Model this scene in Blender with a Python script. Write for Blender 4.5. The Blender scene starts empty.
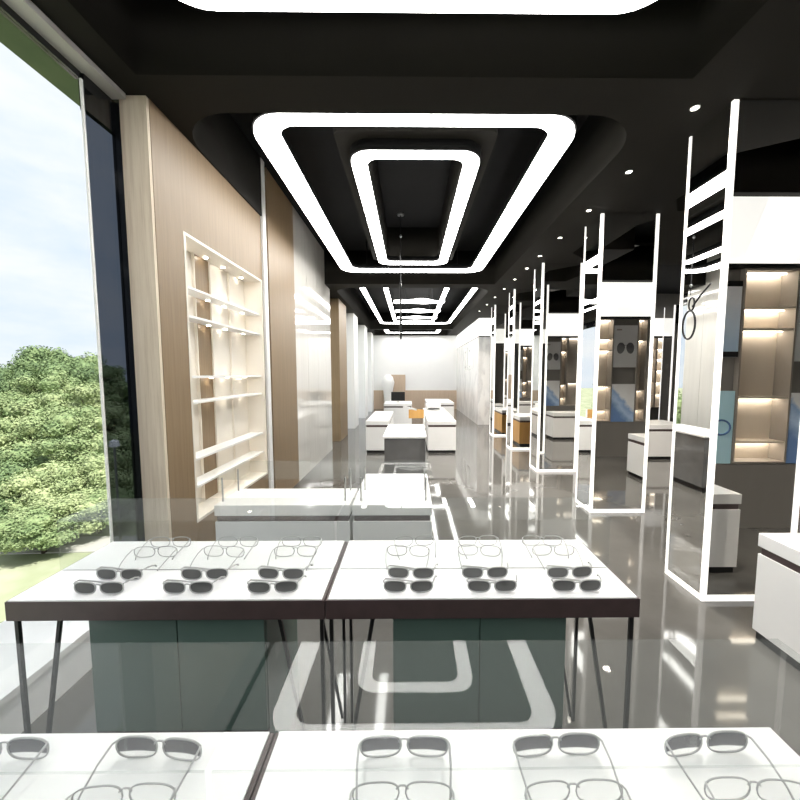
import bpy, bmesh, math, random
from mathutils import Vector, Matrix, noise
random.seed(7)
S = bpy.context.scene
C = S.collection
PI = math.pi

# ------------------------------------------------------------------ materials
MATS = {}
def mat(name, col=(.8, .8, .8), rough=.5, metal=0., spec=.5, emis=None, estr=0., coat=0., build=None):
    m = bpy.data.materials.new(name); m.use_nodes = True
    nt = m.node_tree; b = nt.nodes['Principled BSDF']
    b.inputs['Base Color'].default_value = (*col, 1)
    b.inputs['Roughness'].default_value = rough
    b.inputs['Metallic'].default_value = metal
    b.inputs['Specular IOR Level'].default_value = spec
    b.inputs['Coat Weight'].default_value = coat
    b.inputs['Coat Roughness'].default_value = .03
    if emis:
        b.inputs['Emission Color'].default_value = (*emis, 1)
        b.inputs['Emission Strength'].default_value = estr
    if build: build(nt, b)
    MATS[name] = m
    return m

def ramp(nt, fac, stops):
    r = nt.nodes.new('ShaderNodeValToRGB')
    els = r.color_ramp.elements
    while len(els) < len(stops): els.new(.5)
    for e, (p, c) in zip(els, stops):
        e.position = p; e.color = (*c, 1)
    nt.links.new(fac, r.inputs['Fac'])
    return r.outputs['Color']

def coords(nt, scale=(1, 1, 1), kind='Object'):
    t = nt.nodes.new('ShaderNodeTexCoord'); mp = nt.nodes.new('ShaderNodeMapping')
    mp.inputs['Scale'].default_value = scale
    nt.links.new(t.outputs[kind], mp.inputs['Vector'])
    return mp.outputs['Vector']

def noise_tex(nt, vec, scale, detail=4, rough=.55):
    n = nt.nodes.new('ShaderNodeTexNoise')
    n.inputs['Scale'].default_value = scale; n.inputs['Detail'].default_value = detail
    n.inputs['Roughness'].default_value = rough
    nt.links.new(vec, n.inputs['Vector'])
    return n.outputs['Fac']

def noisy(scale, stops, vs=(1, 1, 1), detail=4, bump=0.):
    def f(nt, b):
        v = coords(nt, vs); fac = noise_tex(nt, v, scale, detail)
        nt.links.new(ramp(nt, fac, stops), b.inputs['Base Color'])
        if bump:
            bp = nt.nodes.new('ShaderNodeBump'); bp.inputs['Strength'].default_value = bump
            nt.links.new(fac, bp.inputs['Height']); nt.links.new(bp.outputs['Normal'], b.inputs['Normal'])
    return f

white = mat('white_lacquer', (.84, .84, .83), .28, build=noisy(3, [(.3, (.82, .82, .81)), (.7, (.86, .86, .85))]))
deckm = mat('white_display_top', (.88, .88, .88), .35, build=noisy(2, [(.3, (.87, .87, .87)), (.7, (.9, .9, .9))]))
whitewall = mat('white_wall_paint', (.82, .82, .82), .6, build=noisy(1.2, [(.3, (.81, .81, .81)), (.7, (.84, .84, .84))]))
marble = mat('white_marble', (.8, .8, .79), .15, build=noisy(1.6, [(.42, (.84, .84, .83)), (.5, (.68, .68, .68)), (.56, (.84, .84, .83))], (1, 1, .5), 8))
glossw = mat('gloss_white_panel', (.74, .72, .67), .08, spec=.8, coat=.6, build=noisy(2, [(.3, (.70, .68, .63)), (.7, (.76, .74, .69))], (1, 6, .4)))
brown = mat('dark_brown_frame', (.045, .028, .026), .4, build=noisy(20, [(.3, (.058, .038, .038)), (.7, (.072, .047, .047))]))
black = mat('black_metal', (.012, .012, .013), .35, metal=.3, build=noisy(30, [(.3, (.010, .010, .011)), (.7, (.016, .016, .017))]))
blackgl = mat('black_gloss_trim', (.008, .009, .011), .08, spec=.6, build=noisy(5, [(.3, (.007, .008, .010)), (.7, (.010, .011, .013))]))
darkceil = mat('dark_ceiling_paint', (.013, .012, .010), .7, spec=.12, build=noisy(1.5, [(.3, (.0145, .0132, .0108)), (.7, (.0165, .0152, .0125))]))
blackceil = mat('black_ceiling_paint', (.006, .006, .006), .7, spec=.1, build=noisy(1.5, [(.3, (.005, .005, .005)), (.7, (.008, .008, .008))]))
greyhead = mat('pale_grey_paint', (.5, .49, .47), .55, build=noisy(3, [(.3, (.48, .47, .45)), (.7, (.53, .52, .5))]))
greenbox = mat('dark_green_glass_cabinet', (.1, .15, .13), .2, spec=.6, build=noisy(2, [(.3, (.10, .155, .135)), (.7, (.115, .172, .15))]))
greywall = mat('warm_grey_wall', (.19, .18, .165), .6, build=noisy(2, [(.3, (.175, .165, .15)), (.7, (.205, .195, .18))], (1, 1, .4)))
beige = mat('beige_shelf_board', (.62, .55, .46), .5, build=noisy(4, [(.3, (.60, .53, .45)), (.7, (.66, .59, .50))], (1, 1, .3)))
shelfgrey = mat('taupe_shelf_frame', (.30, .27, .24), .45, build=noisy(4, [(.3, (.28, .25, .22)), (.7, (.33, .30, .27))]))
creamsh = mat('cream_niche_board', (.80, .75, .67), .45, build=noisy(3, [(.3, (.78, .73, .65)), (.7, (.82, .77, .69))]))
orange = mat('orange_wood_veneer', (.55, .30, .09), .4, build=noisy(6, [(.3, (.50, .27, .075)), (.7, (.62, .35, .11))], (1, 1, .12), 6))
steel = mat('brushed_steel', (.42, .42, .42), .3, metal=1., build=noisy(40, [(.3, (.38, .38, .38)), (.7, (.46, .46, .46))]))
rimm = mat('grey_frame_metal', (.4, .4, .4), .35, metal=.2, build=noisy(60, [(.3, (.40, .40, .40)), (.7, (.45, .45, .45))]))
concrete_ext = mat('exterior_concrete', (.62, .61, .58), .8, build=noisy(3, [(.3, (.58, .57, .54)), (.7, (.66, .65, .62))]))
eavegreen = mat('grass_reflection_eave', (.09, .14, .06), .6, build=noisy(3, [(.3, (.07, .12, .05)), (.7, (.11, .16, .075))]))  # green in the colour stands in for grass reflected on the underside
pathm = mat('pale_path', (.50, .48, .45), .9, build=noisy(2, [(.3, (.46, .44, .41)), (.7, (.54, .52, .49))]))

def wood_build(a, b_, c):
    def f(nt, b):
        v = coords(nt, (14, 14, .55)); fac = noise_tex(nt, v, 3.2, 7, .65)
        nt.links.new(ramp(nt, fac, [(.25, a), (.5, b_), (.78, c)]), b.inputs['Base Color'])
        bp = nt.nodes.new('ShaderNodeBump'); bp.inputs['Strength'].default_value = .06
        nt.links.new(fac, bp.inputs['Height']); nt.links.new(bp.outputs['Normal'], b.inputs['Normal'])
    return f
wood = mat('light_oak_veneer', rough=.45, build=wood_build((.20, .135, .072), (.235, .162, .09), (.27, .19, .11)))
woodlit = mat('lit_oak_veneer', rough=.55, build=wood_build((.50, .40, .30), (.68, .58, .46), (.78, .69, .57)))  # lighter copy of the oak: window light put into the colour
woodend = mat('pale_brown_panel', rough=.5, build=wood_build((.46, .35, .25), (.52, .40, .30), (.58, .45, .34)))

def floor_build(nt, b):
    v = coords(nt, (1, 1, 1)); f1 = noise_tex(nt, v, 1.3, 9, .62)
    nt.links.new(ramp(nt, f1, [(.3, (.075, .073, .068)), (.5, (.098, .095, .088)), (.72, (.12, .117, .109))]), b.inputs['Base Color'])
    f2 = noise_tex(nt, v, 5, 3)
    mr = nt.nodes.new('ShaderNodeMapRange'); mr.inputs['To Min'].default_value = .035; mr.inputs['To Max'].default_value = .085
    nt.links.new(f2, mr.inputs['Value']); nt.links.new(mr.outputs['Result'], b.inputs['Roughness'])
floorm = mat('polished_concrete_floor', rough=.06, spec=.5, coat=.06, build=floor_build)

def emit(name, col, s, base=(.8, .8, .8)):
    return mat(name, base, .5, emis=col, estr=s)
ringlight = emit('light_strip_glow', (1, .985, .95), 9.0)
pendlight = emit('pendant_glow', (1, .985, .95), 4)
spotlight = emit('downlight_glow', (1, .93, .8), 9)
nicheled = emit('niche_led_glow', (1, .92, .80), 26)
warmled = emit('warm_led_glow', (1, .89, .74), 6.5)
framelit = emit('mirror_edge_glow', (1, .975, .93), .55, (.85, .84, .82))
fascialit = emit('fascia_lightbox_glow', (1, .985, .95), .72, (.8, .8, .78))
nt = fascialit.node_tree; b_ = nt.nodes['Principled BSDF']
vo = nt.nodes.new('ShaderNodeTexVoronoi'); vo.inputs['Scale'].default_value = 1.15
nt.links.new(coords(nt, (1, 1, 1.4)), vo.inputs['Vector'])
sx_ = nt.nodes.new('ShaderNodeSeparateColor'); nt.links.new(vo.outputs['Color'], sx_.inputs[0])
nt.links.new(ramp(nt, sx_.outputs[0], [(.1, (.74, .73, .70)), (.9, (1, .985, .95))]), b_.inputs['Emission Color'])

def mirror_mat():
    m = bpy.data.materials.new('clear_mirror'); m.use_nodes = True; nt = m.node_tree
    nt.nodes.clear(); o = nt.nodes.new('ShaderNodeOutputMaterial'); g = nt.nodes.new('ShaderNodeBsdfGlossy')
    g.inputs['Color'].default_value = (.90, .90, .885, 1); g.inputs['Roughness'].default_value = 0
    nt.links.new(g.outputs[0], o.inputs['Surface']); return m
mirror = mirror_mat()

def glass_mat(name, tint, base, boost=1.0, haze=0.):
    m = bpy.data.materials.new(name); m.use_nodes = True; nt = m.node_tree
    nt.nodes.clear(); o = nt.nodes.new('ShaderNodeOutputMaterial')
    t = nt.nodes.new('ShaderNodeBsdfTransparent'); t.inputs['Color'].default_value = (*tint, 1)
    g = nt.nodes.new('ShaderNodeBsdfGlossy'); g.inputs['Roughness'].default_value = 0.0
    lw = nt.nodes.new('ShaderNodeLayerWeight'); lw.inputs['Blend'].default_value = .5
    f = nt.nodes.new('ShaderNodeMath'); f.operation = 'POWER'; f.inputs[1].default_value = 5
    nt.links.new(lw.outputs['Facing'], f.inputs[0])
    ma = nt.nodes.new('ShaderNodeMath'); ma.operation = 'MULTIPLY_ADD'; ma.use_clamp = True
    ma.inputs[1].default_value = boost; ma.inputs[2].default_value = base
    mx = nt.nodes.new('ShaderNodeMixShader')
    nt.links.new(f.outputs[0], ma.inputs[0]); nt.links.new(ma.outputs[0], mx.inputs[0])
    nt.links.new(t.outputs[0], mx.inputs[1]); nt.links.new(g.outputs[0], mx.inputs[2])
    out = mx.outputs[0]
    if haze:   # diffuse share; on case glass it stands in for the reflected veil
        d = nt.nodes.new('ShaderNodeBsdfDiffuse'); d.inputs['Color'].default_value = (.62, .64, .63, 1)
        m2 = nt.nodes.new('ShaderNodeMixShader'); m2.inputs[0].default_value = haze
        nt.links.new(out, m2.inputs[1]); nt.links.new(d.outputs[0], m2.inputs[2]); out = m2.outputs[0]
    nt.links.new(out, o.inputs['Surface']); return m
caseglass = glass_mat('display_case_glass', (.95, .96, .955), .016, .35, haze=.04)
shelfglass = glass_mat('counter_shelf_glass', (.95, .96, .955), .004, .05, haze=.03)
winglass = glass_mat('window_glass', (.985, .99, .99), 0.0, .06)
tintglass = glass_mat('black_tinted_glass', (.27, .29, .32), .01, .12)
lensdark = glass_mat('dark_sunglass_lens', (.05, .05, .05), .02, haze=.10)
lensclear = glass_mat('clear_lens', (.95, .95, .95), 0.0, .6)

def gradient_lens():
    m = glass_mat('half_dark_lens', (.5, .5, .5), .03); nt = m.node_tree
    t = next(n for n in nt.nodes if n.type == 'BSDF_TRANSPARENT')
    tc = nt.nodes.new('ShaderNodeTexCoord'); sp = nt.nodes.new('ShaderNodeSeparateXYZ')
    nt.links.new(tc.outputs['Object'], sp.inputs[0])
    mr = nt.nodes.new('ShaderNodeMapRange'); mr.inputs['From Min'].default_value = 0; mr.inputs['From Max'].default_value = .044
    nt.links.new(sp.outputs['Z'], mr.inputs['Value'])
    nt.links.new(ramp(nt, mr.outputs['Result'], [(.0, (.93, .93, .93)), (.28, (.90, .90, .90)), (.33, (.13, .13, .14)), (1, (.07, .07, .08))]), t.inputs['Color'])  # clear lower part, dark upper part, sharp step between
    return m
lensgrad = gradient_lens()

# ------------------------------------------------------------------ mesh helpers
class MB:
    def __init__(s): s.bm = bmesh.new()
    def box(s, x0, x1, y0, y1, z0, z1):
        v = [s.bm.verts.new((x, y, z)) for z in (z0, z1) for x, y in ((x0, y0), (x1, y0), (x1, y1), (x0, y1))]
        for f in ((3, 2, 1, 0), (4, 5, 6, 7), (0, 1, 5, 4), (1, 2, 6, 5), (2, 3, 7, 6), (3, 0, 4, 7)):
            s.bm.faces.new([v[i] for i in f])
        return s
    def prism(s, pts, z0, z1):
        lo = [s.bm.verts.new((x, y, z0)) for x, y in pts]; hi = [s.bm.verts.new((x, y, z1)) for x, y in pts]
        n = len(pts)
        s.bm.faces.new(lo[::-1]); s.bm.faces.new(hi)
        for i in range(n): s.bm.faces.new((lo[i], lo[(i+1) % n], hi[(i+1) % n], hi[i]))
        return s
    def bar(s, p, q, w, h=None):
        """square bar from p to q"""
        p, q = Vector(p), Vector(q); d = (q-p).normalized(); h = h or w
        up = Vector((0, 0, 1)) if abs(d.z) < .95 else Vector((0, 1, 0))
        a = d.cross(up).normalized()*w/2; b = a.cross(d).normalized()*h/2
        v = [s.bm.verts.new(c+e) for c in (p, q) for e in (-a-b, a-b, a+b, -a+b)]
        for f in ((3, 2, 1, 0), (4, 5, 6, 7), (0, 1, 5, 4), (1, 2, 6, 5), (2, 3, 7, 6), (3, 0, 4, 7)):
            s.bm.faces.new([v[i] for i in f])
        return s
    def tube(s, pts, r, n=6, closed=False):
        pts = [Vector(p) for p in pts]; N = len(pts); rings = []
        for i, p in enumerate(pts):
            if closed: d = pts[(i+1) % N]-pts[i-1]
            else: d = pts[min(i+1, N-1)]-pts[max(i-1, 0)]
            d.normalize()
            up = Vector((0, 1, 0)) if abs(d.y) < .9 else Vector((0, 0, 1))
            a = d.cross(up).normalized(); b = a.cross(d)
            rr = r[i] if isinstance(r, (list, tuple)) else r
            rings.append([s.bm.verts.new(p+(a*math.cos(t*2*PI/n)+b*math.sin(t*2*PI/n))*rr) for t in range(n)])
        for i in range(N if closed else N-1):
            A, B = rings[i], rings[(i+1) % N]
            for t in range(n): s.bm.faces.new((A[t], A[(t+1) % n], B[(t+1) % n], B[t]))
        if not closed:
            s.bm.faces.new(rings[0][::-1]); s.bm.faces.new(rings[-1])
        return s
    def lathe(s, prof, cx=0, cy=0, n=24):
        rings = [[s.bm.verts.new((cx+r*math.cos(t*2*PI/n), cy+r*math.sin(t*2*PI/n), z)) for t in range(n)] for r, z in prof]
        for A, B in zip(rings, rings[1:]):
            for t in range(n): s.bm.faces.new((A[t], A[(t+1) % n], B[(t+1) % n], B[t]))
        s.bm.faces.new(rings[0][::-1]); s.bm.faces.new(rings[-1])
        return s
    def build(s, name, m, parent=None, bevel=0, smooth=False):
        bmesh.ops.recalc_face_normals(s.bm, faces=s.bm.faces[:])
        loc = Vector((0, 0, 0))
        if parent is not None:
            loc = parent['_o'] if '_o' in parent else (0, 0, 0)
            loc = Vector(loc)
            bmesh.ops.translate(s.bm, verts=s.bm.verts[:], vec=-loc)
        else:
            xs = [v.co for v in s.bm.verts]
            loc = Vector((sum(v.x for v in xs)/len(xs), sum(v.y for v in xs)/len(xs), min(v.z for v in xs)))
            bmesh.ops.translate(s.bm, verts=s.bm.verts[:], vec=-loc)
        me = bpy.data.meshes.new(name); s.bm.to_mesh(me); s.bm.free()
        me.materials.append(m)
        if smooth:
            for p in me.polygons: p.use_smooth = True
        o = bpy.data.objects.new(name, me); C.objects.link(o)
        if parent is not None:
            o.parent = parent
            o['_o'] = tuple(Vector(parent['_o'])) if '_o' in parent else (0, 0, 0)
        else:
            o.location = loc; o['_o'] = tuple(loc)
        if bevel:
            b = o.modifiers.new('edge', 'BEVEL'); b.width = bevel; b.segments = 2; b.limit_method = 'ANGLE'
        return o

def thing(name, label, cat, loc=(0, 0, 0), group=None):
    o = bpy.data.objects.new(name, None); C.objects.link(o)
    o.location = loc; o['_o'] = tuple(loc); o['label'] = label; o['category'] = cat
    o.empty_display_size = .1
    if group: o['group'] = group
    return o
def tag(o, label, cat, group=None):
    o['label'] = label; o['category'] = cat
    if group: o['group'] = group
    return o
def struct(name, mb, m, label=None, **k):
    o = mb.build(name, m, **k); o['kind'] = 'structure'
    o['label'] = label or name.replace('_', ' ') + ' of the shop'
    o['category'] = name.split('_')[0]
    return o
def spart(name, mb, m, parent, **k): return mb.build(name, m, parent, **k)
def dup(root, loc, label, rot=0, group=None):
    r = root.copy(); C.objects.link(r); r.location = loc; r.rotation_euler = (0, 0, rot); r['label'] = label
    if group: r['group'] = group
    for ch in list(root.children):
        c = ch.copy(); C.objects.link(c); c.parent = r
        for g in list(ch.children):
            d = g.copy(); C.objects.link(d); d.parent = c
    return r

def rrect(x0, x1, y0, y1, r, n=8, rear=None):
    """rounded rectangle; r for the y0 corners, rear for the y1 corners"""
    rear = r if rear is None else rear
    pts = []
    for cx, cy, a0, rr in ((x0, y0, PI, r), (x1, y0, 1.5*PI, r), (x1, y1, 0, rear), (x0, y1, .5*PI, rear)):
        sx = 1 if cx == x0 else -1; sy = 1 if cy == y0 else -1
        if rr <= 0: pts.append((cx, cy)); continue
        for i in range(n+1):
            a = a0+i/n*PI/2
            pts.append((cx+sx*rr+rr*math.cos(a), cy+sy*rr+rr*math.sin(a)))
    return pts

def plate(outlines, z0, z1):
    """flat plate with holes: first outline is the outside"""
    cu = bpy.data.curves.new('tmp', 'CURVE'); cu.dimensions = '2D'; cu.fill_mode = 'BOTH'; cu.extrude = (z1-z0)/2
    for pts in outlines:
        sp = cu.splines.new('POLY'); sp.points.add(len(pts)-1); sp.use_cyclic_u = True
        for q, (x, y) in zip(sp.points, pts): q.co = (x, y, 0, 1)
    ob = bpy.data.objects.new('tmp', cu); C.objects.link(ob)
    dg = bpy.context.evaluated_depsgraph_get(); dg.update()
    me = bpy.data.meshes.new_from_object(ob.evaluated_get(dg), depsgraph=dg)
    bpy.data.objects.remove(ob); bpy.data.curves.remove(cu)
    mb = MB(); mb.bm.from_mesh(me); bpy.data.meshes.remove(me)
    bmesh.ops.remove_doubles(mb.bm, verts=mb.bm.verts[:], dist=1e-5)
    bmesh.ops.translate(mb.bm, verts=mb.bm.verts[:], vec=(0, 0, (z0+z1)/2))
    return mb

# ------------------------------------------------------------------ the setting
CZ = 3.132
struct('floor', MB().box(-1.95, 9.2, -4, 17.6, -.12, 0), floorm, 'polished grey concrete floor of the shop')
trays = [(-1.5, 1.57, -2.6, 2.115, 0), (-1.46, 1.545, 2.40, 6.70, .36), (-1.45, 1.56, 7.0, 13.3, .36), (-1.45, 1.56, 13.5, 15.3, .2)]
holes = [rrect(a, b, c, d, r, 8, 0) if r else [(a, c), (b, c), (b, d), (a, d)] for a, b, c, d, r in trays]
t2 = rrect(-1.535, 1.545, 2.40, 6.70, .40, 8, 0)
holes[1] = [q for q in t2 if not (q[0] < -1.5 and q[1] > 6)] + [(-1.85, 6.70), (-1.85, 3.885), (-1.535, 3.885)]
holes += [[(2.2, 1.17), (2.2, 1.62), (2.9, 2.02), (2.95, 2.72), (2.5, 2.72), (2.5, 3.5), (2.69, 3.735), (3.3, 3.735), (3.3, 3.1), (5.0, 3.1), (5.0, 1.17)],
          [(2.2, 4.35), (2.2, 5.0), (2.62, 5.38), (2.95, 5.38), (2.75, 4.35)],
          [(2.2, 5.95), (2.2, 6.7), (2.62, 7.0), (2.9, 7.0), (2.9, 5.95)]]
outer = [(-1.75, -4), (9.2, -4), (9.2, 5.5), (3.0, 5.5), (3.0, 10.57), (2.0, 10.57), (2.0, 15.6), (-1.9, 15.6), (-1.9, 2.3), (-1.75, 2.3)]
struct('ceiling', plate([outer]+holes, CZ, 3.72), darkceil, 'dark lower ceiling with recessed light trays')
struct('ceiling', MB().box(-1.95, 9.2, -4, 17.6, 3.9, 4.0), blackceil, 'black upper ceiling above the light trays')
for a, b, c, d, r in trays:   # tray lids
    struct('ceiling', MB().box(a-(.45 if c == 2.40 else .05), b+.05, c-.05, d+.05, 3.72, 3.77), blackceil, 'black recessed top of a ceiling tray')

# left wall: open window in front, dark glass, oak box with niche, panels
WX, IX = -1.75, -1.55
struct('wall_left', MB().box(-1.95, WX+.12, -4, 2.06, 0, .18), whitewall, 'white low wall beneath the large window')
struct('trim_1', MB().box(-2.12, WX+.13, -4, 2.06, .18, .215), white, 'white window sill board')
w1 = struct('window_1', MB().box(WX-.03, WX+.0, -4, 2.06, 3.065, 3.10), blackgl, 'large shopfront window looking out to trees')
spart('window_pane', MB().box(WX-.016, WX-.010, -3.98, 2.05, .215, 3.065), winglass, w1)
spart('window_jamb', MB().box(WX-.004, WX+.006, 2.051, 2.063, .215, 3.065), white, w1)
struct('trim_2', MB().box(WX+.001, -1.66, -4, 2.25, 3.10, CZ-.001), greyhead, 'pale grey window head')
w2 = struct('window_2', MB().box(WX-.02, WX+.045, 2.2715, 2.283, 0, 3.099), blackgl, 'narrow black tinted window beside the oak wall')
spart('window_pane', MB().box(WX-.006, WX+.0, 2.064, 2.271, 0, 2.9145), tintglass, w2)
spart('window_frame', MB().box(WX-.02, WX+.01, 2.064, 2.271, 2.915, 3.099), blackgl, w2)
# oak wall with niche (Y 2.27..3.86)
NB0 = -1.73
NY0, NY1, NZ0, NZ1 = 2.555, 3.80, .42, 2.475
struct('wall_oak', MB().box(-1.72, IX, 2.285, NY0, 0, CZ).box(-1.72, IX, NY1+.065, 3.88, 0, CZ).box(-1.72, IX, NY0, NY1+.065, NZ1, CZ).box(-1.72, IX, NY0, NY1+.065, 0, NZ0).box(-1.80, NB0-.013, NY0-.02, 3.88, 0, CZ-.003), wood, 'light oak wall with a lit shelf niche')
struct('trim_3', MB().box(-1.71, IX-.003, 2.262, 2.285, 0, CZ), woodlit, 'end board of the oak wall, coloured lighter as if window-lit')
# fins and panels
struct('trim_4', MB().box(-1.845, -1.53, 3.89, 3.975, 0, 3.715), white, 'white upright fin after the niche')
struct('trim_5', MB().box(-1.845, -1.62, 3.975, 4.07, 0, 3.715), blackgl, 'black recessed gap beside the white fin')
struct('wall_panel', MB().box(-1.845, IX, 4.07, 4.95, 0, 3.715), wood, 'oak wall panel after the white fin')
struct('wall_panel', MB().box(-1.845, IX, 6.705, 7.11, 0, CZ-.002), glossw, 'gloss white wall panel beneath the ceiling beam')
for i in range(3):
    y = 4.95+i*.585
    struct('wall_panel', MB().box(-1.845, IX, y, y+.579, 0, 3.715), glossw, ['first', 'second', 'third'][i]+' gloss white wall panel from the oak panel')
struct('wall_panel', MB().box(-1.95, IX, 7.98, 8.9, 0, CZ), wood, 'oak wall panel beyond the gloss panels')
w3 = struct('window_3', MB().box(-1.78, -1.74, 7.11, 7.98, 2.9, CZ), blackgl, 'window between the gloss panels and the oak panel')
spart('window_pane', MB().box(-1.765, -1.758, 7.11, 7.98, 0.1, 2.9), winglass, w3)
w4 = struct('window_4', MB().box(-1.80, -1.77, 8.9, 15.5, 2.95, CZ), blackgl, 'far windows between white columns')
spart('window_pane', MB().box(-1.79, -1.785, 8.9, 15.5, 0.1, 2.95), winglass, w4)
for i, (a, b) in enumerate(((9.85, 10.6), (12.2, 13.0), (14.3, 15.0))):
    struct('wall_column', MB().box(-1.9, -1.52, a, b, 0, CZ), whitewall, ['nearest', 'middle', 'farthest'][i]+' white column on the far window side')
# far end, right
struct('wall_end', MB().box(-2.0, 2.2, 15.5, 15.65, 0, 3.9), whitewall, 'white end wall')
struct('wall_panel', MB().box(-1.82, 2.0, 15.44, 15.5, 0, .80), woodend, 'low pale brown panel on the end wall')
struct('wall_panel', MB().box(-.82, -.20, 15.40, 15.44, 0, 1.47), woodend, 'taller pale brown panel on the end wall')
struct('wall_right', MB().box(2.0, 2.2, 10.57, 15.5, 0, 2.572), marble, 'white marble side wall far on the right')
struct('wall_right', MB().box(2.2, 2.34, 10.57, 10.95, 0, 2.572), marble, 'white marble corner beside the far lit shelf')
struct('wall_back', MB().box(2.2, 9.2, 10.95, 11.1, 0, 3.9), greywall, 'grey wall behind the far shelves')
struct('wall_right', MB().box(9.0, 9.2, -4, 17.6, 0, 3.9), greywall, 'grey outer wall on the right')
struct('wall_rear', MB().box(-1.95, 9.2, -4.15, -4, 0, 3.9), greywall, 'grey wall behind the viewer')
struct('wall_partition', MB().box(1.98, 9.2, .72, .80, 0, 3.9), greywall, 'grey partition behind the display shelves on the right')
struct('wall_partition', MB().box(1.99, 9.2, .80, 1.14, 0, .63), greywall, 'grey plinth beneath the display shelves')

# ------------------------------------------------------------------ lit shelf in the oak niche
NB = -1.73
sh = thing('niche_shelf', 'cream white lit shelving recessed in the light oak wall', 'shelf', (NB, 3.2, NZ0))
spart('back_panel', MB().box(NB-.012, NB, NY0, NY1+.06, NZ0, NZ1), creamsh, sh)
spart('oak_strip', MB().box(NB+.0005, NB+.006, 2.95, 3.17, NZ0+.02, NZ1-.02), wood, sh)
fr = MB().box(NB, IX+.003, NY0, NY0+.02, NZ0, NZ1).box(NB, IX+.003, NY1+.04, NY1+.06, NZ0, NZ1).box(NB, IX+.003, NY0+.02, NY1+.04, NZ1-.02, NZ1).box(NB, IX+.003, NY0+.02, NY1+.04, NZ0, NZ0+.02)
spart('outer_frame', fr, creamsh, sh)
for y in (2.945, 3.175, 3.50):
    spart('divider', MB().box(NB+.0005, NB+.02, y-.005, y+.005, NZ0+.02, NZ1-.02), creamsh, sh)
for z in (2.117, 1.913, 1.478, 1.29, .87, .665):
    b = spart('shelf_board', MB().box(NB+.0205, -1.575, NY0+.02, NY1+.04, z-.009, z+.009), white, sh, bevel=.002)
    for y in (2.75, 3.06, 3.33, 3.68):
        spart('spot_light', MB().lathe([(.014, z-.013), (.014, z-.0095)], NB+.05, y, 12), nicheled, b)
for y in (2.75, 3.06, 3.33, 3.68):
    spart('spot_light', MB().lathe([(.014, NZ1-.026), (.014, NZ1-.0205)], NB+.05, y, 12), nicheled, sh)

# ------------------------------------------------------------------ ceiling light rings
def ring(name, label, x0, x1, y0, y1, wx, wy0, wy1, z, ro, ri, cat='ceiling light', rods=True):
    t = thing(name, label, cat, ((x0+x1)/2, (y0+y1)/2, z))
    o = rrect(x0, x1, y0, y1, ro); i = rrect(x0+wx, x1-wx, y0+wy0, y1-wy1, ri)
    spart('light_strip', plate([o, i], z, z+.02), ringlight, t)
    e = .012
    spart('housing', plate([rrect(x0-e, x1+e, y0-e, y1+e, ro+e), rrect(x0+wx+e*0-e, x1-wx+e, y0+wy0-e, y1-wy1+e, ri)] if False else [rrect(x0-e, x1+e, y0-e, y1+e, ro+e), rrect(x0+wx-e, x1-wx+e, y0+wy0-e, y1-wy1+e, ri)], z+.0205, z+.10), blackceil, t)
    if not rods: spart('mounting_frame', plate([rrect(x0-.1, x1+.1, y0-.1, y1+.1, .06), rrect(x0+wx, x1-wx, y0+wy0, y1-wy1, .04)], z+.1, 3.72), darkceil, t)
    for sx in () if not rods else (x0+.5*(x1-x0)*.35, x1-.5*(x1-x0)*.35):
        for yy in (y0+wy0*.5, y1-wy1*.5):
            spart('suspension_rod', MB().tube([(sx, yy, z+.1), (sx, yy, 3.70)], .006), black, t)
    return t
ring('light_ring', 'large white light ring in the ceiling tray directly overhead', -1.107, 1.155, -2.1, 1.755, .2, .15, .17, 3.125, .24, .10)
ring('light_ring', 'large outer white light ring in the second ceiling tray', -1.115, 1.185, 2.53, 6.2, .185, .09, .15, 3.20, .24, .14)
ring('light_ring', 'small inner white light ring in the second ceiling tray', -.475, .565, 2.92, 5.77, .125, .08, .11, 3.20, .16, .10, rods=False)
ring('light_ring', 'outer light ring in the third ceiling tray, above the wavy pendants', -1.02, 1.38, 7.1, 12.7, .10, .10, .17, 3.24, .24, .10)
ring('light_ring', 'inner light ring in the third ceiling tray, above the wavy pendants', -.54, .80, 7.35, 12.3, .09, .085, .12, 3.24, .16, .09)
ring('light_ring', 'farthest light ring, in the ceiling tray at the end wall', -1.0, 1.2, 13.7, 15.2, .15, .10, .12, 3.20, .2, .10)
# wavy pendant panels
rng = random.Random(3)
for i, (y0, y1) in enumerate(((7.75, 8.5), (8.95, 9.7), (10.1, 10.7), (11.1, 11.6))):
    pts = []; n = 14
    x0, x1 = -.36, .76; cy = (y0+y1)/2; hy = (y1-y0)/2*.55
    for k in range(n+1):
        f = k/n; x = x0+f*(x1-x0)
        pts.append((x, cy-hy*(.40+.95*math.sin(f*PI)**3+.22*math.sin(f*13+i))))
    for k in range(n, -1, -1):
        f = k/n; x = x0+f*(x1-x0)
        pts.append((x, cy+hy*(.40+.25*math.sin(f*PI)**2+.18*math.sin(f*11+1+i))))
    t = thing('wavy_pendant', ['nearest', 'second', 'third', 'farthest'][i]+' of the glowing wavy pendant panels in the third ceiling tray', 'pendant light', (.2, cy, 3.08), 'wavy pendant panels')
    spart('light_panel', MB().prism(pts, 3.08, 3.11), pendlight, t)
    for xx in (-.1, .5):
        spart('suspension_wire', MB().tube([(xx, cy, 3.11), (xx, cy, 3.72)], .004), black, t)

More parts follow.
